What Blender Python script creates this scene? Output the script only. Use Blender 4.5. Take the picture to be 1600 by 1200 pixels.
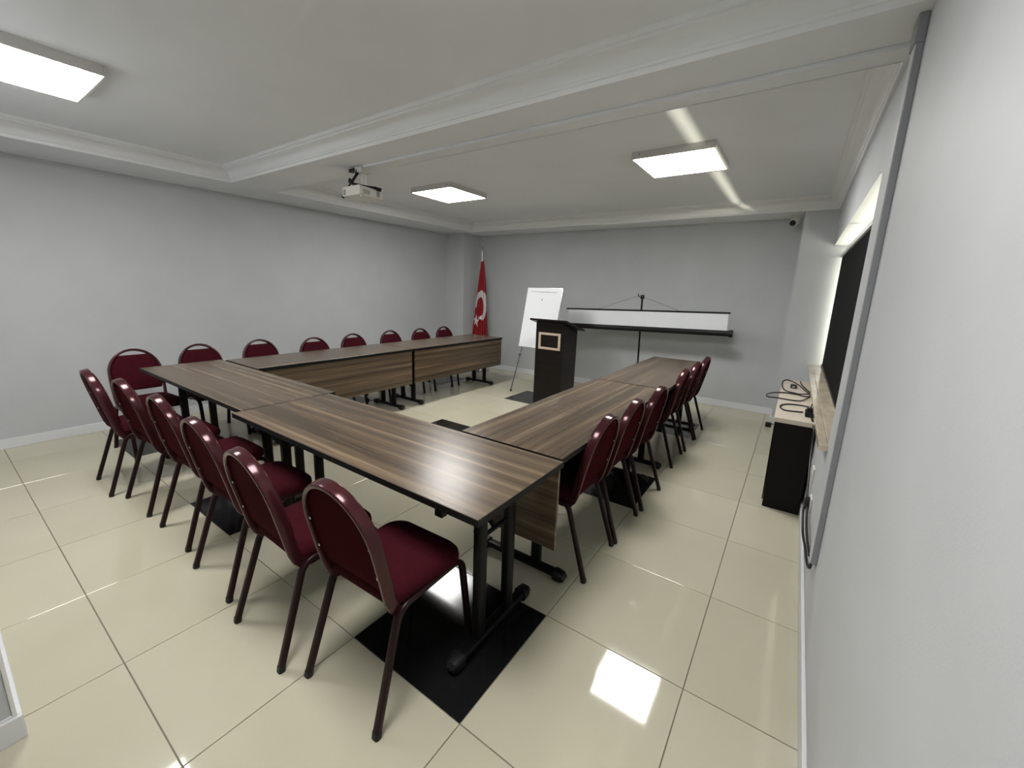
import bpy, math, random
from mathutils import Vector, Matrix
random.seed(7)
PI = math.pi
for o in list(bpy.data.objects):
    bpy.data.objects.remove(o)
SC = bpy.context.scene
COL = SC.collection

# ------------------------------------------------------------------ camera
yaw, pitch, roll = -0.6011, -0.2020, 0.0339
fw = Vector((math.sin(yaw)*math.cos(pitch), math.cos(yaw)*math.cos(pitch), math.sin(pitch)))
r0 = Vector((math.cos(yaw), -math.sin(yaw), 0)); u0 = r0.cross(fw)
rt = math.cos(roll)*r0 + math.sin(roll)*u0
up = -math.sin(roll)*r0 + math.cos(roll)*u0
cam = bpy.data.cameras.new('camera'); cam_o = bpy.data.objects.new('camera', cam); COL.objects.link(cam_o)
M = Matrix.Identity(4)
for i in range(3):
    M[i][0], M[i][1], M[i][2] = rt[i], up[i], -fw[i]
M[0][3], M[1][3], M[2][3] = 0.1553, -1.4676, 1.4719
cam_o.matrix_world = M
cam.sensor_fit = 'HORIZONTAL'; cam.sensor_width = 36
cam.lens = 640.7294/1600*36
cam.shift_x = 3.1828/1600; cam.shift_y = -16.2917/1600
cam.clip_start = 0.01
SC.camera = cam_o

# ------------------------------------------------------------------ world, sun, exposure
LAMP_STRENGTH = 34.0
w = bpy.data.worlds.new('world'); SC.world = w; w.use_nodes = True
bg = w.node_tree.nodes['Background']; bg.inputs[0].default_value = (1.0, 0.93, 0.80, 1); bg.inputs[1].default_value = 6.5
def sun(name, d, energy, col, angle):
    l = bpy.data.lights.new(name, 'SUN'); l.energy = energy; l.color = col; l.angle = math.radians(angle)
    o = bpy.data.objects.new(name, l); COL.objects.link(o)
    o.rotation_euler = Vector(d).to_track_quat('-Z', 'Y').to_euler(); o.location = (4, 2, 2)
# added upward sun lamp, standing in for light reflected from outside, no reflector modelled
sun('glint_from_below', (-0.88, 0.03, 0.47), 6.0, (1, 0.88, 0.70), 1.6)
SC.view_settings.view_transform = 'Standard'
try: SC.view_settings.look = 'None'
except Exception: pass
SC.view_settings.exposure = 0.0
SC.view_settings.gamma = 1.0
SC.view_settings.use_curve_mapping = False

# ------------------------------------------------------------------ materials
MAT = {}
def mat(name, col, rough=0.5, metal=0.0, spec=0.5, coat=0.0, var=0.0, vscale=(8, 8, 8), bump=0.0, bscale=60, emit=None, sheen=0.0, detail=4):
    m = bpy.data.materials.new(name); m.use_nodes = True
    nt = m.node_tree; N = nt.nodes; L = nt.links; b = N['Principled BSDF']
    b.inputs['Base Color'].default_value = (*col, 1); b.inputs['Roughness'].default_value = rough
    b.inputs['Metallic'].default_value = metal; b.inputs['Specular IOR Level'].default_value = spec
    b.inputs['Coat Weight'].default_value = coat; b.inputs['Sheen Weight'].default_value = sheen
    tc = N.new('ShaderNodeTexCoord')
    if var:
        mp = N.new('ShaderNodeMapping'); mp.inputs['Scale'].default_value = vscale
        L.new(tc.outputs['Object'], mp.inputs[0])
        n = N.new('ShaderNodeTexNoise'); n.inputs['Scale'].default_value = 1; n.inputs['Detail'].default_value = detail
        L.new(mp.outputs[0], n.inputs[0])
        r = N.new('ShaderNodeValToRGB'); r.color_ramp.elements[0].position = .3; r.color_ramp.elements[1].position = .7
        r.color_ramp.elements[0].color = (*[c*(1-var) for c in col], 1); r.color_ramp.elements[1].color = (*[min(1, c*(1+var)) for c in col], 1)
        L.new(n.outputs[0], r.inputs[0]); L.new(r.outputs[0], b.inputs['Base Color'])
    if bump:
        n2 = N.new('ShaderNodeTexNoise'); n2.inputs['Scale'].default_value = bscale; n2.inputs['Detail'].default_value = 3
        L.new(tc.outputs['Object'], n2.inputs[0])
        bp = N.new('ShaderNodeBump'); bp.inputs['Strength'].default_value = bump; bp.inputs['Distance'].default_value = .01
        L.new(n2.outputs[0], bp.inputs['Height']); L.new(bp.outputs[0], b.inputs['Normal'])
    if emit:
        b.inputs['Emission Color'].default_value = (*emit[0], 1); b.inputs['Emission Strength'].default_value = emit[1]
    MAT[name] = m
    return m
def wood_mat():
    m = bpy.data.materials.new('walnut_laminate'); m.use_nodes = True
    nt = m.node_tree; N = nt.nodes; L = nt.links; b = N['Principled BSDF']
    tc = N.new('ShaderNodeTexCoord'); oi = N.new('ShaderNodeObjectInfo')
    ad = N.new('ShaderNodeVectorMath'); ad.operation = 'ADD'
    sc = N.new('ShaderNodeVectorMath'); sc.operation = 'SCALE'; sc.inputs['Scale'].default_value = 1.0
    cx = N.new('ShaderNodeCombineXYZ'); mu = N.new('ShaderNodeMath'); mu.operation = 'MULTIPLY'; mu.inputs[1].default_value = 37
    L.new(oi.outputs['Random'], mu.inputs[0]); L.new(mu.outputs[0], cx.inputs[0]); L.new(mu.outputs[0], cx.inputs[1])
    L.new(tc.outputs['Object'], ad.inputs[0]); L.new(cx.outputs[0], ad.inputs[1])
    def noise(scl, det, dist):
        mp = N.new('ShaderNodeMapping'); mp.inputs['Scale'].default_value = scl
        L.new(ad.outputs[0], mp.inputs[0])
        n = N.new('ShaderNodeTexNoise'); n.inputs['Scale'].default_value = 1; n.inputs['Detail'].default_value = det; n.inputs['Distortion'].default_value = dist
        L.new(mp.outputs[0], n.inputs[0]); return n
    a = noise((0.38, 24, 24), 5, .25); c = noise((4, 110, 110), 3, .2)
    mx = N.new('ShaderNodeMix'); mx.data_type = 'FLOAT'; mx.inputs[0].default_value = .22
    L.new(a.outputs[0], mx.inputs[2]); L.new(c.outputs[0], mx.inputs[3])
    r = N.new('ShaderNodeValToRGB'); e = r.color_ramp.elements
    e[0].position = .33; e[0].color = (.054, .037, .024, 1)
    e[1].position = .68; e[1].color = (.245, .18, .113, 1)
    x = e.new(.46); x.color = (.094, .066, .042, 1)
    x = e.new(.56); x.color = (.128, .090, .058, 1)
    L.new(mx.outputs[0], r.inputs[0]); L.new(r.outputs[0], b.inputs['Base Color'])
    b.inputs['Roughness'].default_value = .27; b.inputs['Specular IOR Level'].default_value = .42
    bp = N.new('ShaderNodeBump'); bp.inputs['Strength'].default_value = .08; bp.inputs['Distance'].default_value = .002
    L.new(c.outputs[0], bp.inputs['Height']); L.new(bp.outputs[0], b.inputs['Normal'])
    MAT['wood'] = m
wood_mat()
def tile_mat(name, c1, c2, rough, spec=.5):
    m = bpy.data.materials.new(name); m.use_nodes = True
    nt = m.node_tree; N = nt.nodes; L = nt.links; b = N['Principled BSDF']
    g = N.new('ShaderNodeNewGeometry'); n = N.new('ShaderNodeTexNoise'); n.inputs['Scale'].default_value = 2.2; n.inputs['Detail'].default_value = 6
    L.new(g.outputs['Position'], n.inputs[0])
    oi = N.new('ShaderNodeObjectInfo'); mx = N.new('ShaderNodeMix'); mx.data_type = 'FLOAT'; mx.inputs[0].default_value = .3
    L.new(n.outputs[0], mx.inputs[2]); L.new(oi.outputs['Random'], mx.inputs[3])
    r = N.new('ShaderNodeValToRGB'); r.color_ramp.elements[0].position = .3; r.color_ramp.elements[1].position = .7
    r.color_ramp.elements[0].color = (*c1, 1); r.color_ramp.elements[1].color = (*c2, 1)
    L.new(mx.outputs[0], r.inputs[0]); L.new(r.outputs[0], b.inputs['Base Color'])
    b.inputs['Roughness'].default_value = rough; b.inputs['Specular IOR Level'].default_value = spec
    MAT[name] = m
tile_mat('tile_beige', (.545, .515, .39), (.60, .568, .44), .055)
tile_mat('tile_black', (.010, .010, .011), (.016, .016, .017), .12, .4)
mat('grout', (.20, .18, .145), .8)
mat('paint_grey', (.535, .55, .565), .62, spec=.35, var=.03, vscale=(3, 3, 3), bump=.06, bscale=220)
mat('paint_ceiling', (.80, .825, .855), .8, spec=.2, var=.02, vscale=(2, 2, 2), bump=.04, bscale=200)
mat('cove_white', (.84, .86, .87), .6, spec=.3)
mat('baseboard', (.74, .755, .78), .4)
mat('white_trim', (.80, .80, .80), .4)
mat('lamp_housing', (.60, .59, .57), .45)
mat('lamp_diffuser', (.9, .9, .9), .5, emit=((1.0, .985, .955), LAMP_STRENGTH))
mat('black_metal', (.0045, .0045, .005), .40, spec=.16)
mat('black_edge', (.006, .006, .006), .5, spec=.2)
mat('black_plastic', (.006, .006, .007), .42, spec=.35)
mat('silver', (.55, .55, .55), .25, metal=1)
mat('frame_metal', (.060, .014, .018), .17, metal=.3, spec=.4)
mat('frame_dark', (.018, .006, .007), .32, spec=.22)
mat('burgundy', (.046, .0050, .0095), .9, spec=.08, var=.12, vscale=(40, 40, 40), bump=.25, bscale=500)
mat('burgundy_shell', (.045, .0020, .0050), .8, spec=.03, var=.06, vscale=(30, 30, 30))
mat('lectern_wood', (.009, .006, .005), .4, var=.35, vscale=(2, 2, 30), spec=.25)
mat('cream_wood', (.55, .44, .34), .5, var=.08, vscale=(6, 60, 6))
mat('cabinet_black', (.005, .0035, .0035), .45, spec=.2)
mat('cabinet_top', (.62, .55, .46), .4, var=.05, vscale=(4, 40, 4))
mat('marble', (.60, .52, .40), .15, var=.22, vscale=(14, 5, 8), detail=7)
mat('blind_fabric', (.008, .008, .009), .85, spec=.1, bump=.2, bscale=600)
mat('white_plastic', (.66, .65, .60), .4)
mat('grey_plastic', (.28, .28, .27), .5)
mat('screen_white', (.88, .905, .94), .75, var=.02, vscale=(3, 3, 3))
mat('board_white', (.86, .885, .91), .25)
mat('flag_red', (.27, .0035, .010), .6)
mat('flag_white', (.66, .62, .63), .6)
mat('gold', (.55, .36, .10), .4, metal=.6)
mat('duct_shade_grey', (.24, .25, .265), .6)
mat('string', (.10, .10, .10), .7)
def glass_mat():
    m = bpy.data.materials.new('window_glass'); m.use_nodes = True
    nt = m.node_tree; N = nt.nodes; L = nt.links
    N.remove(N['Principled BSDF'])
    t = N.new('ShaderNodeBsdfTransparent'); t.inputs[0].default_value = (.93, .96, .95, 1)
    g = N.new('ShaderNodeBsdfGlossy'); g.inputs['Roughness'].default_value = .02
    x = N.new('ShaderNodeMixShader'); x.inputs[0].default_value = .08
    L.new(t.outputs[0], x.inputs[1]); L.new(g.outputs[0], x.inputs[2]); L.new(x.outputs[0], N['Material Output'].inputs[0])
    MAT['glass'] = m
glass_mat()

# ------------------------------------------------------------------ mesh builder
class MB:
    def __init__(s): s.v = []; s.f = []; s.mi = []
    def add(s, vs, fs, mi=0):
        n = len(s.v); s.v += [tuple(v) for v in vs]; s.f += [tuple(i+n for i in f) for f in fs]; s.mi += [mi]*len(fs)
    def box(s, x0, x1, y0, y1, z0, z1, mi=0, m=None):
        vs = [Vector((x, y, z)) for x in (x0, x1) for y in (y0, y1) for z in (z0, z1)]
        if m is not None: vs = [m @ v for v in vs]
        s.add(vs, [(0, 1, 3, 2), (4, 6, 7, 5), (0, 4, 5, 1), (2, 3, 7, 6), (0, 2, 6, 4), (1, 5, 7, 3)], mi)
        return s
    def prism(s, poly, a, b, fn, mi=0):
        """poly: 2D outline; fn(u, v, t) -> point; t runs from a to b"""
        n = len(poly)
        vs = [fn(u, v, a) for u, v in poly] + [fn(u, v, b) for u, v in poly]
        fs = [tuple(range(n-1, -1, -1)), tuple(range(n, 2*n))] + [(i, (i+1) % n, n+(i+1) % n, n+i) for i in range(n)]
        s.add(vs, fs, mi); return s
    def sweep(s, path, section, ref=None, closed=False, mi=0, scale=None):
        path = [Vector(p) for p in path]; n = len(path); k = len(section)
        rings = []; prev = None
        for i, p in enumerate(path):
            if closed: t = path[(i+1) % n]-path[i-1]
            elif i == 0: t = path[1]-p
            elif i == n-1: t = p-path[i-1]
            else: t = (path[i+1]-p).normalized()+(p-path[i-1]).normalized()
            t.normalize()
            if ref is not None: a = Vector(ref)
            else: a = prev if prev is not None else (Vector((0, 0, 1)) if abs(t.z) < .9 else Vector((1, 0, 0)))
            x = (a - t*a.dot(t)).normalized(); y = t.cross(x)
            if ref is None: prev = x
            q = scale[i] if scale else 1
            rings.append([p+x*(c*q)+y*(d*q) for c, d in section])
        vs = [v for r in rings for v in r]; fs = []
        for i in range(n if closed else n-1):
            j = (i+1) % n
            for c in range(k):
                d = (c+1) % k
                fs.append((i*k+c, i*k+d, j*k+d, j*k+c))
        if not closed:
            fs.append(tuple(range(k-1, -1, -1))); fs.append(tuple((n-1)*k+c for c in range(k)))
        s.add(vs, fs, mi); return s
    def tube(s, path, r, k=10, mi=0, scale=None):
        return s.sweep(path, [(r*math.cos(2*PI*i/k), r*math.sin(2*PI*i/k)) for i in range(k)], mi=mi, scale=scale)
    def lathe(s, prof, c=(0, 0, 0), k=24, m=None, mi=0):
        vs = []; fs = []
        for r, z in prof:
            for i in range(k):
                a = 2*PI*i/k; v = Vector((r*math.cos(a), r*math.sin(a), z))
                if m is not None: v = m @ v
                vs.append(v+Vector(c))
        for j in range(len(prof)-1):
            for i in range(k):
                fs.append((j*k+i, j*k+(i+1) % k, (j+1)*k+(i+1) % k, (j+1)*k+i))
        fs.append(tuple(range(k-1, -1, -1))); fs.append(tuple((len(prof)-1)*k+i for i in range(k)))
        s.add(vs, fs, mi); return s
    def mesh(s, name, mats, smooth=False):
        me = bpy.data.meshes.new(name); me.from_pydata(s.v, [], s.f); me.update()
        for m in (mats if isinstance(mats, (list, tuple)) else [mats]): me.materials.append(MAT[m])
        me.polygons.foreach_set('material_index', s.mi)
        if smooth:
            me.polygons.foreach_set('use_smooth', [True]*len(me.polygons))
            try: me.set_sharp_from_angle(angle=math.radians(40))
            except Exception: pass
        return me
    def build(s, name, mats, parent=None, smooth=False, bevel=0, seg=2, loc=None):
        return link(name, s.mesh(name, mats, smooth), parent, bevel, seg, loc)
def link(name, me, parent=None, bevel=0, seg=2, loc=None):
    o = bpy.data.objects.new(name, me); COL.objects.link(o)
    if parent: o.parent = parent
    if loc: o.location = loc
    if bevel:
        b = o.modifiers.new('bevel', 'BEVEL'); b.width = bevel; b.segments = seg; b.limit_method = 'ANGLE'; b.angle_limit = math.radians(40)
    return o
def tag(o, label=None, cat=None, group=None, kind=None):
    if label: o['label'] = label
    if cat: o['category'] = cat
    if group: o['group'] = group
    if kind: o['kind'] = kind
    return o
def thing(name, label, cat, loc=(0, 0, 0), rz=0, group=None):
    o = bpy.data.objects.new(name, None); COL.objects.link(o); o.empty_display_size = .1
    o.location = loc; o.rotation_euler = (0, 0, rz)
    return tag(o, label, cat, group)
def copy_tree(o, parent=None):
    c = o.copy(); COL.objects.link(c)
    if parent: c.parent = parent
    for ch in list(o.children): copy_tree(ch, c)
    return c
def rrect(w, h, r, k=4):
    pts = []
    for cx, cy, a0 in ((w/2-r, h/2-r, 0), (-w/2+r, h/2-r, 90), (-w/2+r, -h/2+r, 180), (w/2-r, -h/2+r, 270)):
        for i in range(k+1):
            a = math.radians(a0+90*i/k); pts.append((cx+r*math.cos(a), cy+r*math.sin(a)))
    return pts
def smooth_path(pts, n=6):
    """Catmull-Rom"""
    P = [Vector(p) for p in pts]; P = [P[0]*2-P[1]]+P+[P[-1]*2-P[-2]]; out = []
    for i in range(1, len(P)-2):
        for j in range(n):
            t = j/n; a, b, c, d = P[i-1], P[i], P[i+1], P[i+2]
            out.append(.5*((2*b)+(c-a)*t+(2*a-5*b+4*c-d)*t*t+(3*b-a-3*c+d)*t**3))
    out.append(P[-2]); return out
def fillet(pts, rads, n=6):
    """polyline with rounded corners"""
    P = [Vector(p) for p in pts]; out = [P[0]]
    for i in range(1, len(P)-1):
        r = rads[i-1]; a = (P[i-1]-P[i]).normalized(); b = (P[i+1]-P[i]).normalized()
        s0 = P[i]+a*r; s1 = P[i]+b*r
        for j in range(n+1):
            t = j/n; out.append(s0*(1-t)**2+P[i]*2*t*(1-t)+s1*t*t)
    out.append(P[-1]); return out
def quick(fn):
    m = MB(); fn(m); return m

# ------------------------------------------------------------------ the room
XL, XR, YB, YF = -5.22, .375, 4.666, -1.47
ZS, ZC, ZT = 2.41, 2.54, .74
YH = -3.6                     # end of the passage behind the doorway
# floor: grout bed + tiles
T = .6; G = .0018
fl = MB().box(XL-.1, XR+.3, YH-.1, YB+.1, -.12, -.004).build('floor', 'grout')
tag(fl, kind='structure')
full = {}
def tile_mesh(w_, d_, key):
    m = MB(); b = .0012
    x, y = w_/2, d_/2
    vs = [(-x, -y, -.01), (x, -y, -.01), (x, y, -.01), (-x, y, -.01), (-x, -y, -b), (x, -y, -b), (x, y, -b), (-x, y, -b),
          (-x+b, -y+b, 0), (x-b, -y+b, 0), (x-b, y-b, 0), (-x+b, y-b, 0)]
    fs = [(8, 9, 10, 11)] + [(i, (i+1) % 4, (i+1) % 4+4, i+4) for i in range(4)] + [(i+4, (i+1) % 4+4, (i+1) % 4+8, i+8) for i in range(4)]
    m.add(vs, fs); return m.mesh('tile', key)
for i in range(-9, 1):
    for j in range(-7, 9):
        x0, x1, y0, y1 = max(i*T+G, XL), min((i+1)*T-G, XR), max(j*T+G, YH), min((j+1)*T-G, YB)
        if x1-x0 < .02 or y1-y0 < .02: continue
        if y1 < YF-.2 and x1 < -3.1: continue
        black = (i % 3 == 1) and (j % 3 == 2)
        key = ('tile_black' if black else 'tile_beige')
        k = (round(x1-x0, 3), round(y1-y0, 3), key)
        if k not in full: full[k] = tile_mesh(x1-x0, y1-y0, key)
        link('tile', full[k], fl, loc=((x0+x1)/2, (y0+y1)/2, 0))
# walls
def wall(name, *boxes, m='paint_grey'):
    b = MB()
    for q in boxes: b.box(*q)
    return tag(b.build(name, m), kind='structure')
WT = .30; HT = 2.70
wall('wall_left', (XL-.2, XL, YF-.15, YB+.2, -.1, HT))
wall('wall_back', (XL, XR+WT, YB, YB+.2, -.1, HT))
WY0, WY1, WZ0, WZ1 = 1.05, 4.2, .735, 2.04     # window opening
wall('wall_right', (XR, XR+WT, YH, WY0, -.1, HT), (XR, XR+WT, WY1, YB, -.1, HT), (XR, XR+WT, WY0, WY1, -.1, WZ0), (XR, XR+WT, WY0, WY1, WZ1, HT))
wall('wall_front', (XL, -1.715, YF-.15, YF, -.1, HT), (-1.715, XR, YF-.15, YF-.005, 2.30, HT))
wall('wall_passage_left', (-3.2, -3.05, YH, YF-.15, -.1, HT))
wall('wall_passage_end', (-3.2, XR+WT, YH-.15, YH, -.1, HT))
wall('wall_pier_left', (XL, -4.80, WY1, YB, -.004, ZS))
wall('wall_pier_right', (.075, XR, WY1, YB, -.004, ZS))
# ceiling: upper slabs, dropped border and beam
c = MB()
AX0, AX1, AY0, AY1 = -4.6, .362, YF+.012, .50
BX0, BX1, BY0, BY1 = -4.6, .362, .92, 4.19
c.box(XL, XR, YF, YB, ZC, ZC+.12)
c.box(XL, AX0, YF, YB, ZS, ZC)
c.box(AX0, XR, AY1, BY0, ZS, ZC)
c.box(BX0, XR, BY1, YB, ZS, ZC)
c.box(AX1, XR, YF, AY1, ZS, ZC); c.box(BX1, XR, BY0, BY1, ZS, ZC)
c.box(AX0, AX1, YF, AY0, ZS, ZC)
c.box(-3.05, XR, YH, YF-.15, ZS, ZC)
tag(c.build('ceiling', 'paint_ceiling'), kind='structure')
prof = [(-.003, ZS-.0015), (.002, ZS-.0015), (.002, ZS+.022), (.010, ZS+.024), (.013, ZS+.036)]
for i in range(9):
    a = i/8*PI/2; prof.append((.016+.060*(1-math.cos(a)), ZS+.038+.056*math.sin(a)))
prof += [(.080, ZS+.097), (.080, ZS+.108), (.092, ZS+.110), (.098, ZS+.118), (.100, ZC+.001)]
def cove(name, x0, x1, y0, y1):
    m = MB(); k = len(prof); vs = []
    for cx, cy, sx, sy in ((x0, y0, 1, 1), (x1, y0, -1, 1), (x1, y1, -1, -1), (x0, y1, 1, -1)):
        vs += [(cx+sx*u, cy+sy*u, z) for u, z in prof]
    fs = []
    for q in range(4):
        r = (q+1) % 4
        for i in range(k-1): fs.append((q*k+i, r*k+i, r*k+i+1, q*k+i+1))
    m.add(vs, fs)
    # closed on the back so that it has thickness
    o = m.build(name, 'cove_white', smooth=True); tag(o, kind='structure')
    return o
cove('trim_1', AX0, AX1, AY0, AY1); cove('trim_2', BX0, BX1, BY0, BY1)
# baseboards
def base(name, *boxes):
    b = MB()
    for q in boxes: b.box(*q)
    return tag(b.build(name, 'baseboard', bevel=.003), kind='structure')
BH = .085; BT = .014
base('baseboard_left', (XL, XL+BT, YF, WY1, 0, BH), (XL+BT, -4.80, WY1-BT, WY1, 0, BH), (-4.80, -4.80+BT, WY1-BT, YB, 0, BH))
base('baseboard_back', (-4.80+BT, .075-BT, YB-BT, YB, 0, BH))
base('baseboard_right', (XR-BT, XR, YH, WY1, 0, BH), (.075-BT, XR-BT, WY1-BT, WY1, 0, BH), (.075-BT, .075, WY1, YB-BT, 0, BH))
base('baseboard_front', (XL+BT, -1.715, YF, YF+BT, 0, BH), (-1.715, -1.715+BT, YF-.15, YF+BT, 0, BH))
tag(quick(lambda m: (m.box(-1.715, -1.709, YF-.007, YF+.003, BH, 2.3), m.box(-1.715, -1.709, YF-.15, YF-.007, BH, BH+.008))).build('trim_3', 'white_trim', bevel=.002), kind='structure')

# window: frame, panes, sill, roller blind
wn = bpy.data.objects.new('window_1', None); COL.objects.link(wn); tag(wn, kind='structure'); wn.location = (.60, 2.6, WZ0)
def wpart(name, m, boxes, bevel=.004):
    b = MB()
    for q in boxes: b.box(*q)
    for i, v in enumerate(b.v): b.v[i] = (v[0]-.60, v[1]-2.6, v[2]-WZ0)
    return b.build(name, m, wn, bevel=bevel)
ym = [(WY0), (WY0+WY1)/2, WY1]
wpart('frame', 'white_trim', [(.58, .64, WY0, WY1, WZ0, WZ0+.06), (.58, .64, WY0, WY1, WZ1-.06, WZ1), (.58, .64, WY0, WY0+.06, WZ0+.06, WZ1-.06), (.58, .64, WY1-.06, WY1, WZ0+.06, WZ1-.06)])
wpart('mullion', 'white_trim', [(.58, .64, ym[1]-.04, ym[1]+.04, WZ0+.06, WZ1-.06)])
for a, b_ in ((ym[0]+.06, ym[1]-.04), (ym[1]+.04, ym[2]-.06)):
    wpart('pane', 'glass', [(.606, .612, a, b_, WZ0+.06, WZ1-.06)], bevel=0)
# marble sill: two slabs
sill = thing('window_sill', 'beige veined marble sill slabs under the black roller blind', 'window sill', (.45, 2.6, WZ0))
for y0, y1 in ((WY0-.03, 2.93), (2.933, WY1)):
    b = MB(); b.box(.335-.45, XR-.45, y0-2.6, y1-2.6, 0, .03); b.box(XR-.45, .58-.45, max(y0, WY0)-2.6, y1-2.6, 0, .03)
    b.build('slab', 'marble', sill, bevel=.003)
bl = thing('roller_blind', 'black roller blind pulled down over the window', 'blind', (.47, 2.6, WZ0+.05))
def lb(name, m, boxes, parent=bl, o=(.47, 2.6, WZ0+.05), bevel=.003):
    b = MB()
    for q in boxes: b.box(q[0]-o[0], q[1]-o[0], q[2]-o[1], q[3]-o[1], q[4]-o[2], q[5]-o[2])
    return b.build(name, m, parent, bevel=bevel)
lb('fabric', 'blind_fabric', [(.457, .460, WY0+.03, WY1-.075, WZ0+.045, WZ1-.11)], bevel=0)
lb('cassette', 'white_trim', [(.440, .475, WY0+.01, WY1-.015, WZ1-.125, WZ1-.095)])
lb('bottom_bar', 'black_plastic', [(.448, .470, WY0+.03, WY1-.075, WZ0+.033, WZ0+.050)])
b = MB(); b.tube([(0, WY0+.02-2.6, .9), (0, WY0+.02-2.6, .05), ], .0025, 6); b.tube([(.02, WY0+.02-2.6, .9), (.02, WY0+.02-2.6, .05)], .0025, 6)
b.build('bead_chain', 'white_plastic', bl)

# ------------------------------------------------------------------ ceiling lamps
def lamp(x0, y0, label, cat='ceiling light'):
    t = thing('ceiling_light', label, cat, (x0+.3, y0+.3, ZC), group='square ceiling lights')
    b = MB(); s = .3; h = .052
    b.box(-s, s, -s, -s+.014, -h, 0); b.box(-s, s, s-.014, s, -h, 0); b.box(-s, -s+.014, -s+.014, s-.014, -h, 0); b.box(s-.014, s, -s+.014, s-.014, -h, 0)
    b.box(-s+.014, s-.014, -s+.014, s-.014, -.02, 0)
    b.build('housing', 'lamp_housing', t, bevel=.002)
    MB().box(-s+.014, s-.014, -s+.014, s-.014, -h-.001, -h+.008).build('diffuser', 'lamp_diffuser', t)
    for sx in (-.24, .24):
        quick(lambda m: m.lathe([(.006, 0), (.006, .004), (.003, .006)], (sx, -s, -.022), 10, Matrix.Rotation(PI/2, 4, 'X'))).build('screw', 'grey_plastic', t)
lamp(-1.07, 1.88, 'square lit panel light at the far right, near the window and CCTV camera')
lamp(-3.56, 1.88, 'square lit panel light right behind the hanging projector')
lamp(-3.575, -1.31, 'square lit panel light at the upper left, cut by the edge of the photo')
lamp(-1.07, -1.31, 'square lit panel light overhead near the doorway, above the nearest chairs')

# ------------------------------------------------------------------ tables
def table(label, x0, x1, y0, y1, along, panel=None, legoff=(.16, .16), shift=0.0, tabs=False):
    """along: 'x' or 'y' long axis; panel: side of the modesty panel in local +v (1) or -v (-1)"""
    cx, cy = (x0+x1)/2, (y0+y1)/2
    Lx = (x1-x0) if along == 'x' else (y1-y0); W = (y1-y0) if along == 'x' else (x1-x0)
    t = thing('folding_table', label, 'table', (cx, cy, 0), 0 if along == 'x' else PI/2, 'walnut folding tables set in a U')
    l, w_ = Lx/2, W/2
    top = MB().box(-l+.002, l-.002, -w_+.002, w_-.002, ZT-.024, ZT).build('tabletop', 'wood', t, bevel=.001, seg=1)
    b = MB()
    for q in ((-l, l, -w_, -w_+.002), (-l, l, w_-.002, w_), (-l, -l+.002, -w_+.002, w_-.002), (l-.002, l, -w_+.002, w_-.002)):
        b.box(*q, ZT-.026, ZT-.001)
    b.build('edge_band', 'black_edge', top)
    b = MB()
    for v in (-.16, .16): b.box(-l+.10, l-.10, v-.0125+shift, v+.0125+shift, ZT-.062, ZT-.025)
    b.build('under_frame', 'black_metal', t, bevel=.002)
    for e, off in ((-1, legoff[0]), (1, legoff[1])):
        px = e*(l-off)
        for v in (-.10, .10):
            lg = MB().sweep([(px, v+shift, .045), (px, v+shift, ZT-.025)], rrect(.052, .040, .010, 3), ref=(0, 1, 0)).build('leg', 'black_metal', t, smooth=True)
            quick(lambda m: m.lathe([(.009, 0), (.009, .014), (.004, .018)], (px-e*.017, v+shift, .52), 10, Matrix.Rotation(-e*PI/2, 4, 'Y'))).build('locking_knob', 'black_plastic', lg)
        fb = MB().sweep([(px, -.235+shift, .036), (px, .235+shift, .036)], rrect(.030, .050, .010, 3), ref=(0, 0, 1)).build('foot_bar', 'black_metal', t, smooth=True)
        for s in (-1, 1):
            MB().sweep([(px, s*.215+shift, .032), (px, s*.235+shift, .031), (px, s*.262+shift, .028), (px, s*.275+shift, .022)], rrect(.056, .062, .018, 4), ref=(0, 0, 1), scale=[1, 1, .9, .55]).build('end_cap', 'black_plastic', fb, smooth=True)
        MB().box(px-.02, px+.02, -.13+shift, .13+shift, ZT-.045, ZT-.024).build('leg_plate', 'black_metal', t, bevel=.002)
        MB().tube([(px-e*.012, shift, .50), (px-e*.20, shift, ZT-.045)], .009, 8).build('brace', 'black_metal', t, smooth=True)
        MB().tube([(px, -.10+shift, .50), (px, .10+shift, .50)], .009, 8).build('cross_bar', 'black_metal', t, smooth=True)
    if panel:
        v = panel*(w_-.018)
        p = MB().box(-l+.03, l-.01, v-.008, v+.008, .31, ZT-.030).build('modesty_panel', 'wood', t, bevel=.001, seg=1)
        for u in (-l*.6, 0, l*.6):
            MB().box(u-.02, u+.02, min(v-panel*.008, v-panel*.038), max(v-panel*.008, v-panel*.038), ZT-.09, ZT-.025).build('bracket', 'black_metal', p)
    if tabs:
        for u in (-l+.27, l-.19):
            MB().box(u-.018, u+.018, -w_+.012, -w_+.04, ZT-.062, ZT-.024).build('latch', 'black_metal', t, bevel=.002)
    return t
table('walnut table nearest the camera with bright lamp glare on its top', -2.377, -.592, -.530, .066, 'x', 1, legoff=(.125, .16), tabs=True, shift=.02)
table('walnut table at the left end of the front row', -4.215, -2.385, -.478, .112, 'x', None, legoff=(.25, .16), shift=.0)
table('walnut table on the right side, butting against the glare-lit near table', -1.203, -.611, .082, 1.822, 'y', 1)
table('walnut table on the right side, far end nearest the projection screen', -1.190, -.600, 1.836, 3.56, 'y', 1)
table('walnut table along the left wall, nearer one with long front panel', -4.165, -3.545, .130, 1.868, 'y', -1, legoff=(.16, .13))
table('walnut table along the left wall, far one beside the flag', -4.165, -3.545, 1.874, 3.69, 'y', -1, legoff=(.18, .17))

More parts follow.
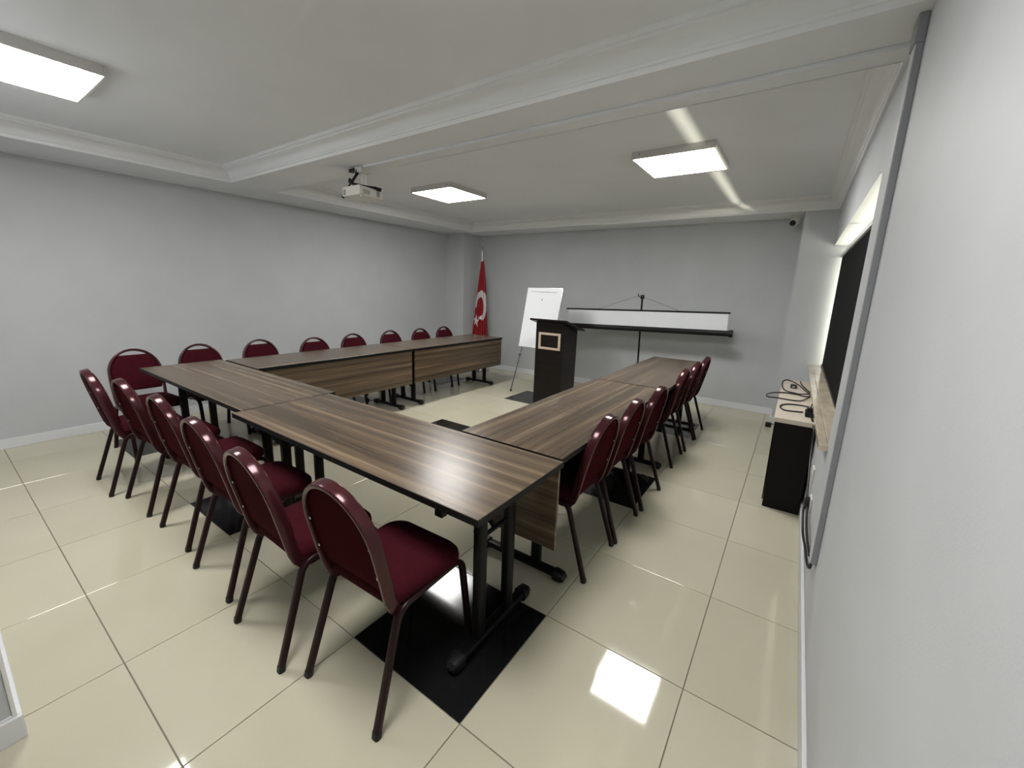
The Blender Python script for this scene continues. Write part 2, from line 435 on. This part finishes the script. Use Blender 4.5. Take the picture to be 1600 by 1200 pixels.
# ------------------------------------------------------------------ chairs
def make_chair(handle_gap):
    t = bpy.data.objects.new('banquet_chair', None); COL.objects.link(t); t.empty_display_size = .1
    R = .0125
    # side frames: rear leg, rail and front leg bent from one tube each; legs end in plastic tips
    for s in (-1, 1):
        rear = fillet([(s*.195, .004, .02), (s*.178, .125, .398), (s*.178, .235, .402)], [.05], 7)
        lg = MB().sweep(rear, rrect(.028, .024, .008, 3), ref=(1, 0, 0)).build('leg', 'frame_dark', t, smooth=True)
        MB().sweep([(s*.1955, 0, 0), (s*.195, .004, .022)], rrect(.030, .026, .008, 3), ref=(1, 0, 0)).build('tip', 'black_plastic', lg, smooth=True)
        front = fillet([(s*.178, .235, .402), (s*.178, .452, .404), (s*.178, .508, .02)], [.06], 8)
        lg = MB().sweep(front, rrect(.028, .024, .008, 3), ref=(1, 0, 0)).build('leg', 'frame_dark', t, smooth=True)
        MB().sweep([(s*.178, .508, .022), (s*.178, .512, 0)], rrect(.030, .026, .008, 3), ref=(1, 0, 0)).build('tip', 'black_plastic', lg, smooth=True)
    b = MB(); b.tube([(-.178, .14, .395), (.178, .14, .395)], .010, 8); b.tube([(-.178, .43, .397), (.178, .43, .397)], .010, 8)
    b.build('seat_crossbars', 'frame_dark', t, smooth=True)
    # back hoop
    ly = lambda z: .104-(z-.40)*.104/.455
    W2 = .173; zs = .655; H = .855-.0095-zs
    pts = []
    arch = [(W2*math.cos(a), zs+H*math.sin(a)) for a in [PI*i/28 for i in range(29)]]
    side = lambda s: [(s*.164, .215, .388), (s*.165, .160, .385), (s*.166, .124, .392), (s*.168, .106, .415), (s*.170, ly(.45), .45), (s*.174, ly(.55), .55)]
    path = side(1)+[(x, ly(z), z) for x, z in arch]+side(-1)[::-1]
    n = Vector((0, 1, ly(0)-ly(1))).normalized()
    MB().sweep(path, rrect(.044, .019, .006, 3), ref=(0, .975, .22)).build('back_hoop', 'frame_metal', t, smooth=True)
    # padded panel inside the hoop
    i2 = W2-.011
    def outline(zb, zt):
        L = []
        for z in [zb+(zs-zb)*k/8 for k in range(9)]:
            L.append((i2-.004*max(0, (.55-z)/.1)-max(0, (zb+.03-z))*.35, z))
        if zt is None:
            for a in [PI/2*k/12 for k in range(1, 13)]: L.append((i2*math.cos(a), zs+(H-.011)*math.sin(a)))
        else:
            for a in [PI/2*k/40 for k in range(1, 41)]:
                z = zs+(H-.011)*math.sin(a)
                if z < zt: L.append((i2*math.cos(a), z))
            L.append((i2*math.cos(math.asin((zt-zs)/(H-.011))), zt))
        return [(x, z) for x, z in L if x > 1e-4]+([(0, zs+H-.011)] if zt is None else [])+[(-x, z) for x, z in L[::-1] if x > 1e-4]
    ol = outline(.505, .803) if handle_gap else outline(.478, None)
    cx = 0; cz = sum(z for _, z in ol)/len(ol)
    def ring(sc, off):
        return [(x*sc, ly(cz+(z-cz)*sc)+off, cz+(z-cz)*sc) for x, z in ol]
    def stack(name, rings, m):
        b = MB(); k = len(ol); vs = [v for r in rings for v in r]; fs = []
        for i in range(len(rings)-1):
            for j in range(k): fs.append((i*k+j, i*k+(j+1) % k, (i+1)*k+(j+1) % k, (i+1)*k+j))
        fs.append(tuple(range(k-1, -1, -1))); fs.append(tuple((len(rings)-1)*k+j for j in range(k)))
        b.add(vs, fs); return b.build(name, m, t, smooth=True)
    bs = stack('back_shell', [ring(.985, -.008), ring(1, -.005), ring(1, .003)], 'burgundy_shell')
    stack('backrest', [ring(.995, .0), ring(1.0, .012), ring(.985, .024), ring(.94, .033), ring(.82, .037)], 'burgundy')
    for s in (-1, 1):
        for z in (.545, .665):
            b = MB(); b.box(s*.168-.012, s*.168+.008, ly(z)-.013, ly(z)-.008, z-.009, z+.009)
            b.lathe([(.0055, 0), (.0055, .004), (.002, .006)], (s*.158, ly(z)-.012, z), 10, Matrix.Rotation(PI/2, 4, 'X'))
            b.build('clip', 'silver', bs)
    # seat
    def seat_outline(inset):
        P = []
        w0, w1, y0, y1 = .182-inset, .198-inset, .098+inset, .462-inset
        for (px, py, r, a0) in ((w1, y1, .075, 0), (-w1, y1, .075, 90), (-w0, y0, .05, 180), (w0, y0, .05, 270)):
            ccx = px-math.copysign(r, px); ccy = py-(r if a0 < 180 else -r)
            for k in range(9):
                a = math.radians(a0+90*k/8); P.append((ccx+r*math.cos(a), ccy+r*math.sin(a)))
        return P
    b = MB(); prof_ = [(.018, .406), (.004, .410), (0, .424), (.002, .442), (.012, .456), (.03, .464), (.07, .470), (.12, .473)]
    k = 36; vs = []; fs = []
    for ins, z in prof_: vs += [(x, y, z) for x, y in seat_outline(min(ins, .045))] if ins <= .045 else [(x*(1-(ins-.045)*4), .28+(y-.28)*(1-(ins-.045)*4), z) for x, y in seat_outline(.045)]
    for i in range(len(prof_)-1):
        for j in range(k): fs.append((i*k+j, i*k+(j+1) % k, (i+1)*k+(j+1) % k, (i+1)*k+j))
    fs.append(tuple(range(k-1, -1, -1))); fs.append(tuple((len(prof_)-1)*k+j for j in range(k)))
    b.add(vs, fs); st = b.build('seat', 'burgundy', t, smooth=True)
    b = MB(); ol2 = seat_outline(.02); b.prism(ol2, .396, .407, lambda u, v, q: (u, v, q)); b.build('seat_board', 'black_plastic', st)
    return t
protoA = make_chair(False); protoB = make_chair(True)
used = set()
def chair(proto, x, y, rz, label, group):
    if proto.name in used: o = copy_tree(proto)
    else: o = proto; used.add(proto.name)
    o.location = (x, y, 0); o.rotation_euler = (0, 0, rz); tag(o, label, 'chair', group)
FR = [(-.987, -.803, 'burgundy banquet chair nearest the camera, on the near black floor tile', .03),
      (-1.480, -.857, 'second burgundy chair from the camera along the front tables', -.02),
      (-2.030, -.823, 'third burgundy chair from the camera along the front tables', .0),
      (-2.612, -.798, 'fourth burgundy chair from the camera along the front tables', .01),
      (-3.200, -.816, 'fifth burgundy chair from the camera along the front tables', .03),
      (-3.700, -.876, 'burgundy chair at the far left end of the front row, seen edge-on', -.03)]
for x, y, lab, a in FR: chair(protoA, x, y, a, lab, 'chairs along the front tables')
RG = [(-.557, .503, 'burgundy chair on the right side, nearest one beside the hanging wood panel'),
      (-.549, .930, 'second burgundy chair from the near end along the right tables'),
      (-.533, 1.410, 'third burgundy chair from the near end along the right tables'),
      (-.557, 2.290, 'fourth burgundy chair from the near end along the right tables'),
      (-.548, 2.776, 'fifth burgundy chair from the near end along the right tables'),
      (-.538, 3.198, 'burgundy chair on the right side, farthest one by the back wall')]
for i, (x, y, lab) in enumerate(RG): chair(protoA, x, y, PI/2+(0, 0, -.03, .02, 0, 0)[i], lab, 'chairs along the right tables')
LF = [(-4.580, -.430, 'burgundy chair with open hand grip at the left wall, nearest and fully in view'),
      (-4.590, .061, 'second burgundy open-grip chair from the left along the left wall'),
      (-4.595, .616, 'third burgundy open-grip chair from the left along the left wall'),
      (-4.420, 1.130, 'fourth burgundy open-grip chair from the left along the left wall'),
      (-4.480, 1.687, 'fifth burgundy open-grip chair from the left along the left wall'),
      (-4.520, 2.310, 'sixth burgundy open-grip chair from the left along the left wall'),
      (-4.480, 2.840, 'seventh burgundy open-grip chair from the left along the left wall'),
      (-4.497, 3.360, 'burgundy open-grip chair at the left wall, farthest one next to the flag')]
for x, y, lab in LF: chair(protoB, x, y, -PI/2, lab, 'chairs along the left wall')

# ------------------------------------------------------------------ lectern
t = thing('lectern', 'dark wooden lectern with a cream rectangular frame on its front', 'lectern', (-2.37, 3.24, 0))
def lec(name, m, boxes, parent=t, bevel=.002):
    b = MB()
    for q in boxes: b.box(q[0]+2.37, q[1]+2.37, q[2]-3.24, q[3]-3.24, q[4], q[5])
    return b.build(name, m, parent, bevel=bevel)
lec('front_panel', 'lectern_wood', [(-2.565, -2.175, 3.06, 3.08, 0, 1.085)])
sl = lambda y: 1.098-(y-3.06)*.20
for x0 in (-2.565, -2.193):
    b = MB(); P = [(3.08, 0), (3.46, 0), (3.46, sl(3.46)-.012), (3.08, sl(3.08)-.012)]
    b.prism(P, x0, x0+.018, lambda u, v, q: (q+2.37, u-3.24, v)); b.build('side_panel', 'lectern_wood', t, bevel=.002)
lec('shelf', 'lectern_wood', [(-2.547, -2.193, 3.08, 3.44, .62, .638), (-2.547, -2.193, 3.08, 3.44, .05, .068)])
b = MB(); P = [(2.985, 1.105), (3.52, 1.105-.535*.26), (3.52, 1.128-.535*.26), (2.985, 1.128)]
b.prism(P, -2.62, -2.10, lambda u, v, q: (q+2.37, u-3.24, v)); b.build('top', 'lectern_wood', t, bevel=.002)
pl = lec('name_frame', 'cream_wood', [(-2.517, -2.205, 3.048, 3.06, .926, .954), (-2.517, -2.205, 3.048, 3.06, .742, .770), (-2.517, -2.487, 3.048, 3.06, .770, .926), (-2.235, -2.205, 3.048, 3.06, .770, .926)])
pl['label'] = 'cream rectangular frame around an empty dark field'

# ------------------------------------------------------------------ flip chart easel
t = thing('flip_chart', 'white flip chart board on a metal tripod, behind the lectern', 'flip chart', (-2.83, 3.6, 0))
def E3(x, y, z): return (x+2.83, y-3.6, z)
yb = lambda z: 3.49+(z-.66)*.20/.85
X0, X1 = -3.112, -2.548
def slab(za, zb_, xa, xb, d0, d1):
    b = MB(); P = [(yb(za)+d0, za), (yb(za)+d1, za), (yb(zb_)+d1, zb_), (yb(zb_)+d0, zb_)]
    b.prism(P, xa, xb, lambda u, v, q: E3(q, u, v)); return b
board = slab(.665, 1.508, X0, X1, 0, .014).build('board', 'board_white', t, bevel=.002)
b = slab(.66, .672, X0-.004, X1+.004, -.003, .02)
for q in (slab(1.500, 1.513, X0-.004, X1+.004, .002, .024), slab(.672, 1.500, X0-.006, X0, .0, .02), slab(.672, 1.500, X1, X1+.012, .0, .022)):
    b.add(q.v, q.f)
b.build('board_frame', 'silver', board)
slab(1.455, 1.485, X0+.08, X1-.08, -.012, -.001).build('clamp_bar', 'board_white', t, bevel=.003)
b = MB(); b.lathe([(.010, 0), (.010, .006), (.005, .008)], E3(-2.845, yb(1.345)-.001, 1.345), 12, Matrix.Rotation(PI/2, 4, 'X')); b.build('magnet', 'grey_plastic', t)
for fx, tx, fy in ((-3.165, -2.96, 3.41), (-2.495, -2.70, 3.50)):
    lg = MB().tube([E3(fx, fy, .02), E3((fx*.55+tx*.45), yb(.75)+.04, .72), E3(tx, yb(1.45)+.04, 1.46)], .010, 10).build('leg', 'silver', t, smooth=True)
    MB().tube([E3(fx, fy, 0), E3(fx+.002, fy+.002, .03)], .014, 10).build('foot', 'black_plastic', lg)
    MB().tube([E3(fx*.62+tx*.38-.01, fy*.3+3.525*.7-.008, .545), E3(fx*.62+tx*.38+.03, fy*.3+3.525*.7-.008, .555)], .008, 8).build('knob', 'black_plastic', lg)
lg = MB().tube([E3(-2.83, 4.14, .02), E3(-2.83, yb(1.45)+.05, 1.46)], .010, 10).build('leg', 'silver', t, smooth=True)
MB().tube([E3(-2.83, 4.142, 0), E3(-2.83, 4.14, .03)], .014, 10).build('foot', 'black_plastic', lg)
MB().box(-.17, .17, yb(1.45)+.02-3.6, yb(1.45)+.06-3.6, 1.44, 1.47).build('head', 'black_plastic', t, bevel=.003)

# ------------------------------------------------------------------ projection screen
t = thing('projection_screen', 'portable tripod projection screen, partly pulled up, in front of the back wall', 'projection screen', (-1.58, 4.22, 0))
t.rotation_euler = (0, -.0275, 0)
s0, s1 = -1.10, 1.09
MB().box(s0+.008, s1-.008, -.001, .001, 1.035, 1.243).build('fabric', 'screen_white', t)
MB().sweep([(s0-.02, 0, 1.250), (s1+.012, 0, 1.250)], rrect(.022, .022, .007, 3), ref=(0, 0, 1)).build('top_bar', 'black_plastic', t, smooth=True)
cs = MB().sweep([(s0-.06, 0, 1.000), (s1+.03, 0, 1.000)], [(.040*math.cos(PI/6+PI/3*i), .040*math.sin(PI/6+PI/3*i)) for i in range(6)], ref=(0, 0, 1)).build('case', 'black_plastic', t)
for e in (s0-.06, s1+.03):
    MB().sweep([(e-.012, 0, 1.0), (e+.03, 0, 1.0)], [(.050*math.cos(PI/6+PI/3*i), .050*math.sin(PI/6+PI/3*i)) for i in range(6)], ref=(0, 0, 1)).build('end_cap', 'black_plastic', cs, bevel=.004)
MB().tube([(.0, .045, .10), (0, .045, 1.44)], .012, 12).build('pole', 'black_metal', t, smooth=True)
MB().box(-.02, .025, .025, .065, 1.405, 1.46).build('hook_head', 'black_plastic', t, bevel=.004)
MB().tube(smooth_path([(-.01, .03, 1.43), (-.035, .015, 1.435), (-.045, .01, 1.46), (-.04, .01, 1.475)]), .006, 8).build('hook', 'black_plastic', t, smooth=True)
for e in (-.60, .50):
    MB().tube([(-.03, .012, 1.452), (e, 0, 1.262)], .0022, 6).build('hanging_cord', 'string', t)
for k in range(3):
    a = -PI/2+k*2*PI/3
    lg = MB().tube([(.02*math.cos(a), .045+.02*math.sin(a), .48), (.36*math.cos(a), .045+.30*math.sin(a), .015)], .009, 10).build('leg', 'black_metal', t, smooth=True)
    MB().tube([(.35*math.cos(a), .045+.292*math.sin(a), .024), (.372*math.cos(a), .045+.31*math.sin(a), .0)], .013, 10).build('foot', 'black_plastic', lg)
    MB().tube([(.02*math.cos(a), .045+.02*math.sin(a), .20), (.2*math.cos(a), .045+.165*math.sin(a), .235)], .005, 8).build('strut', 'black_metal', t)
MB().tube([(0, .045, .44), (0, .045, .52)], .022, 12).build('collar', 'black_plastic', t, smooth=True)

# ------------------------------------------------------------------ flag
FX, FY = -4.49, 4.33
t = thing('flag', 'red flag with white crescent and star draped on a pole in the corner', 'flag', (FX, FY, 0))
MB().lathe([(.17, 0), (.17, .02), (.10, .035), (.03, .05), (.022, .12)], k=28).build('base', 'silver', t, smooth=True)
MB().tube([(0, 0, .05), (0, 0, 2.13)], .012, 12).build('pole', 'silver', t, smooth=True)
b = MB(); b.lathe([(.012, 0), (.02, .012), (.012, .03), (.008, .06), (.014, .07), (.008, .085)], (0, 0, 2.12), 16)
cr = []
for i in range(25):
    a = math.radians(-60+i*300/24+90); cr.append((.030*math.cos(a), 0, 2.235+.030*math.sin(a)))
b.tube(cr, .0045, 8, scale=[max(.25, math.sin(PI*i/24)) for i in range(25)])
st = []
for i in range(10):
    rr = .016 if i % 2 == 0 else .007; a = PI/2+i*PI/5; st.append((rr*math.cos(a), rr*math.sin(a)))
b.prism(st, -.003, .003, lambda u, v, q: (u+.008, q, v+2.268))
b.build('finial', 'silver', t, smooth=True)
MB().lathe([(.012, 1.93), (.022, 1.95), (.018, 2.00), (.012, 2.02)], k=14).build('tie', 'flag_white', t, smooth=True)
# cloth: front sheet hanging in folds from the pole; (u, v): u across the visible drape, v downwards
NU, NV = 150, 330
view = Vector((.1553-FX, -1.4676-FY, 0)).normalized(); side_ = Vector((-view.y, view.x, 0))   # drape spread seen from the room
zt, zb = 1.975, .56
def edge(v):
    h = zt-v*(zt-zb)
    l = -.010-.160*v**.95; r = .016+.112*v**.55
    return l, r
def cloth(u, v, back=False):
    l, r = edge(v); a = l+(r-l)*u
    dep = .095*math.sin(PI*u)**.7*(v**.5)
    fold = (.020*v**.7)*math.sin(u*PI*7+.7)+(.010*v)*math.sin(u*PI*15+2+v*2)
    d = dep+fold if not back else -.35*dep-.6*fold
    z = zt-v*(zt-zb)+.02*v*math.sin(u*PI*5)
    p = side_*a+view*d
    return (p.x, p.y, z)
vs = []; fs = []; mi = []
for j in range(NV+1):
    for i in range(NU+1): vs.append(cloth(i/NU, j/NV))
nb = len(vs)
for j in range(NV+1):
    for i in range(NU+1): vs.append(cloth(i/NU, j/NV, True) if 0 < i < NU else cloth(i/NU, j/NV))
def inside_star(x, y, R_):
    r = math.hypot(x, y)
    if r > R_: return False
    a = (math.atan2(x, y)) % (2*PI/5); a = min(a, 2*PI/5-a)
    rin = R_*.382; ax, ay = R_, 0; bx, by = rin*math.cos(PI/5), rin*math.sin(PI/5)
    px, py = r*math.cos(a), r*math.sin(a)
    return (bx-ax)*(py-ay)-(by-ay)*(px-ax) > 0
def white(i, j):
    u, v = (i+.5)/NU, (j+.5)/NV; l, r = edge(v); a = l+(r-l)*u; z = zt-v*(zt-zb)
    # crescent: big ellipse minus a small one; the folds make it tall and narrow
    e1 = ((a-.000)/.103)**2+((z-1.18)/.258)**2; e2 = ((a+.019)/.060)**2+((z-1.150)/.172)**2
    if e1 < 1 and e2 > 1 and not (a < -.048 and z < 1.13): return 1
    if inside_star((a+.088)/.50, z-.905, .115): return 1
    return 0
for j in range(NV):
    for i in range(NU):
        q = j*(NU+1)+i
        fs.append((q, q+NU+1, q+NU+2, q+1)); mi.append(white(i, j))
for j in range(NV):
    for i in range(NU):
        q = nb+j*(NU+1)+i
        fs.append((q, q+1, q+NU+2, q+NU+1)); mi.append(0)
b = MB(); b.v = vs; b.f = fs; b.mi = mi
fc = b.build('cloth', ['flag_red', 'flag_white'], t, smooth=True)
b = MB()
for i in range(NU-28, NU-2, 2):
    p = Vector(cloth(i/NU, 1)); b.tube([p, p+Vector((0, 0, -.03))], .004, 5)
b.build('gold_fringe', 'gold', fc)

# ------------------------------------------------------------------ projector, conduit, camera
t = thing('projector', 'white ceiling projector hanging from its mount with black cables', 'projector', (-2.93, .80, ZS))
def PJ(x, y, z): return (x+2.93, y-.80, z-ZS)
ang = Matrix.Rotation(.0, 4, 'Z')
b = MB(); b.sweep([PJ(-2.955, .70, 2.215), PJ(-2.955, .92, 2.205)], rrect(.072, .235, .014, 3), ref=(0, 0, 1)); body = b.build('body', 'white_plastic', t, smooth=True)
b = MB(); b.box(-.125, -.097, -.102, -.0985, -.222, -.180); b.build('vent', 'grey_plastic', body)
for k in range(5):
    MB().box(.091, .0945, -.07+k*.014, -.063+k*.014, -.222, -.185).build('vent_slot', 'grey_plastic', body)
MB().box(.091, .0945, .06, .09, -.225, -.175).build('side_grille', 'grey_plastic', body)
for px, py in ((-.11, -.07), (.06, -.07), (-.11, .09), (.06, .09)):
    quick(lambda m: m.lathe([(.009, -.245), (.010, -.235), (.006, -.228)], (px, py, 0), 10)).build('foot', 'white_plastic', body)
quick(lambda m: m.lathe([(.034, 0), (.034, .02), (.026, .022), (.022, .01)], (-.07, .12, -.197), 20, Matrix.Rotation(-PI/2, 4, 'X'))).build('lens', 'black_plastic', body, smooth=True)
MB().box(-.045, .045, -.045, .045, -.05, 0).build('ceiling_plate', 'white_plastic', t, bevel=.006)
MB().tube([(0, 0, -.05), (0, 0, -.17)], .022, 14).build('drop_pole', 'white_plastic', t, smooth=True)
MB().box(-.07, .03, -.05, .06, -.172, -.156).build('mount_bracket', 'black_metal', t, bevel=.003)
cb = MB()
cb.tube(smooth_path([(-.02, -.04, -.02), (-.035, -.05, -.08), (-.06, -.06, -.12), (-.075, -.07, -.135), (-.10, -.075, -.16), (-.135, -.08, -.185), (-.152, -.09, -.21), (-.14, -.10, -.235), (-.125, -.10, -.24)]), .007, 8)
cb.tube(smooth_path([(0, -.045, -.05), (-.03, -.06, -.09), (-.06, -.065, -.125), (-.02, -.05, -.14), (.03, 0, -.150), (.075, .05, -.155)]), .011, 8)
cb.tube(smooth_path([(-.01, -.045, -.05), (-.05, -.06, -.10), (-.085, -.07, -.12), (-.07, -.075, -.095), (-.05, -.07, -.125), (.0, -.05, -.158)]), .007, 8)
cb.build('cable_bundle', 'black_plastic', t, smooth=True)
MB().tube([(.075, .05, -.155), (.12, .09, -.170)], .014, 8).build('connector', 'black_plastic', t)
b = MB(); b.box(-.12, -.05, -.05, -.01, -.038, -.008); b.build('plug', 'black_plastic', t, bevel=.008)
tag(MB().box(-2.875, XR-.005, .770-.011, .770+.011, ZS-.018, ZS).build('cable_conduit', 'paint_ceiling', bevel=.002), 'thin white cable conduit running across the ceiling beam from projector to wall', 'conduit')
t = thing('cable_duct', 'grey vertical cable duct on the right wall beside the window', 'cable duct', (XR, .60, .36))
MB().box(-.021, 0, -.03, .05, 0, ZS-.36).build('channel', 'duct_shade_grey', t, bevel=.003)  # channel darker than its cover: shade of the side face put into the colour
MB().box(-.024, -.0205, -.027, .047, .004, ZS-.36-.09).build('cover', 'paint_grey', t, bevel=.002)
MB().box(-.028, .0, -.034, .054, ZS-.36-.09, ZS-.36).build('elbow', 'duct_shade_grey', t, bevel=.004)
t = thing('security_camera', 'small white dome camera under the ceiling border by the right pier', 'camera', (-.01, 4.43, ZS))
quick(lambda m: m.lathe([(.052, 0), (.052, -.018), (.046, -.026)][::-1], k=24)).build('base', 'white_plastic', t, smooth=True)
rot = Matrix.Rotation(math.radians(115), 4, 'X')
quick(lambda m: m.lathe([(.052*math.sin(PI*(i+.001)/16), -.052*math.cos(PI*(i+.001)/16)) for i in range(17)], (0, 0, -.062), 24)).build('ball', 'white_plastic', t, smooth=True)
quick(lambda m: m.lathe([(.030, .0), (.030, .012), (.020, .014)], (-.022, -.036, -.088), 20, rot)).build('lens', 'black_plastic', t, smooth=True)

# ------------------------------------------------------------------ cabinet under the window and things on it
CY0, CY1, CZ = 1.83, 3.52, .668
t = thing('low_cabinet', 'black low cabinet with cream top under the window', 'cabinet', (.24, 2.56, 0))
def CB(name, m, q, parent=t, bevel=.002):
    return MB().box(q[0]-.24, q[1]-.24, q[2]-2.56, q[3]-2.56, q[4], q[5]).build(name, m, parent, bevel=bevel)
CB('body', 'cabinet_black', (.140, XR-BT-.002, CY0+.006, CY1-.004, 0, CZ-.032))
CB('top', 'cabinet_top', (.126, XR-BT-.001, CY0, CY1, CZ-.032, CZ))
for k in range(3):
    y0 = CY0+.01+k*(CY1-CY0-.02)/3; y1 = y0+(CY1-CY0-.02)/3-.004
    d = CB('door', 'cabinet_black', (.132, .139, y0, y1, .05, CZ-.036), bevel=.001)
def cable(name, pts, r, label, cat, n=8, m='black_plastic'):
    p = smooth_path(pts, n); o = Vector(p[0]); b = MB(); b.tube([q-o for q in p], r, 8)
    ob = b.build(name, m, smooth=True, loc=tuple(o)); return tag(ob, label, cat)
z = CZ+.006
def flat(P, lift=0): return [(x, y, z+(.014 if x > .33 else 0)+lift) for x, y in P]
cable('power_cable', flat([(0.34, 2.76), (0.311, 2.988), (0.263, 3.233), (0.21, 3.40), (0.161, 3.45), (0.135, 3.353), (0.132, 3.161), (0.148, 2.937), (0.18, 2.83), (0.227, 2.80), (0.273, 2.78), (0.336, 2.77)]), .005, 'black cable in a wide loop round the small adapter on the cream cabinet top', 'cable', 5)
cable('power_cable', flat([(0.342, 2.663), (0.299, 2.70), (0.254, 2.74), (0.18, 2.75), (0.116, 2.72), (0.059, 2.635), (0.040, 2.55), (0.054, 2.47), (0.115, 2.48), (0.187, 2.47), (0.243, 2.47), (0.285, 2.51), (0.335, 2.62)]), .005, 'black cable loop reaching over the edge of the cream cabinet top', 'cable', 5)
cable('power_cable', flat([(0.329, 2.305), (0.272, 2.322), (0.215, 2.307), (0.17, 2.267), (0.148, 2.188), (0.159, 2.107), (0.187, 2.067), (0.253, 2.082), (0.29, 2.10)]), .005, 'black cable loop nearest the front end of the cream cabinet top', 'cable', 5)
cable('power_cable', flat([(0.276, 3.45), (0.290, 3.243), (0.322, 3.05), (0.343, 2.87)]), .005, 'short black cable end running along the wall side of the cabinet top', 'cable', 5)
t = thing('adapter', 'small black adapter lying inside the cable loop on the cabinet', 'adapter', (.223, 3.075, CZ))
MB().box(-.025, .025, -.035, .035, 0, .03).build('body', 'black_plastic', t, bevel=.006); MB().box(-.012, .012, -.045, -.035, .008, .022).build('socket', 'grey_plastic', t)
t = thing('power_strip', 'black multi-plug block at the wall end of the cabinet top', 'power strip', (.325, 2.03, CZ))
MB().box(-.025, .025, -.05, .07, 0, .035).build('body', 'black_plastic', t, bevel=.005)
MB().box(-.018, .018, -.03, .02, .035, .06).build('plug', 'black_plastic', t, bevel=.005); MB().tube(smooth_path([(0, 0, .055), (.01, .05, .08), (.015, .12, .06), (.01, .2, .02)]), .004, 8).build('lead', 'black_plastic', t)
cable('wall_cable', [(.335, 1.97, CZ+.02), (.352, 1.80, CZ-.03), (.354, 1.74, .55), (.354, 1.60, .45), (.354, 1.40, .36), (.356, 1.22, .31), (.356, 1.08, .29), (.356, .90, .30), (.357, .70, .33)], .006, 'black cable hanging from the cabinet top down along the right wall', 'cable')
cable('wall_cable', [(.352, 1.30, .31), (.340, 1.24, .30), (.345, 1.08, .25), (.350, .88, .275), (.352, .72, .29), (.356, .62, .315), (.360, .60, .36)], .006, 'black cable curling from the wall plug into the bottom of the cable duct', 'cable')
t = thing('wall_socket', 'white wall socket with round black plug, low beside the cabinet', 'socket', (XR, 1.30, .33))
MB().box(-.010, 0, -.042, .042, -.042, .042).build('plate', 'white_plastic', t, bevel=.003)
quick(lambda m: m.lathe([(.036, 0), (.036, .016), (.026, .022)], (-.010, 0, 0), 20, Matrix.Rotation(-PI/2, 4, 'Y'))).build('plug', 'black_plastic', t, smooth=True)
t = thing('wall_socket', 'plain white wall socket under the near end of the sill', 'socket', (XR, 1.50, .44))
MB().box(-.010, 0, -.042, .042, -.042, .042).build('plate', 'white_plastic', t, bevel=.003)
quick(lambda m: m.lathe([(.022, 0), (.022, .003), (.018, .001)], (-.010, 0, 0), 20, Matrix.Rotation(-PI/2, 4, 'Y'))).build('outlet', 'white_plastic', t, smooth=True)
t = thing('floor_plug', 'small black plug block on the floor beyond the cabinet corner', 'plug', (.06, 4.05, 0))
MB().box(-.03, .03, -.03, .03, 0, .05).build('body', 'black_plastic', t, bevel=.006); MB().tube([(0, .03, .02), (.02, .10, .01), (.05, .12, .01)], .005, 8).build('lead', 'black_plastic', t)
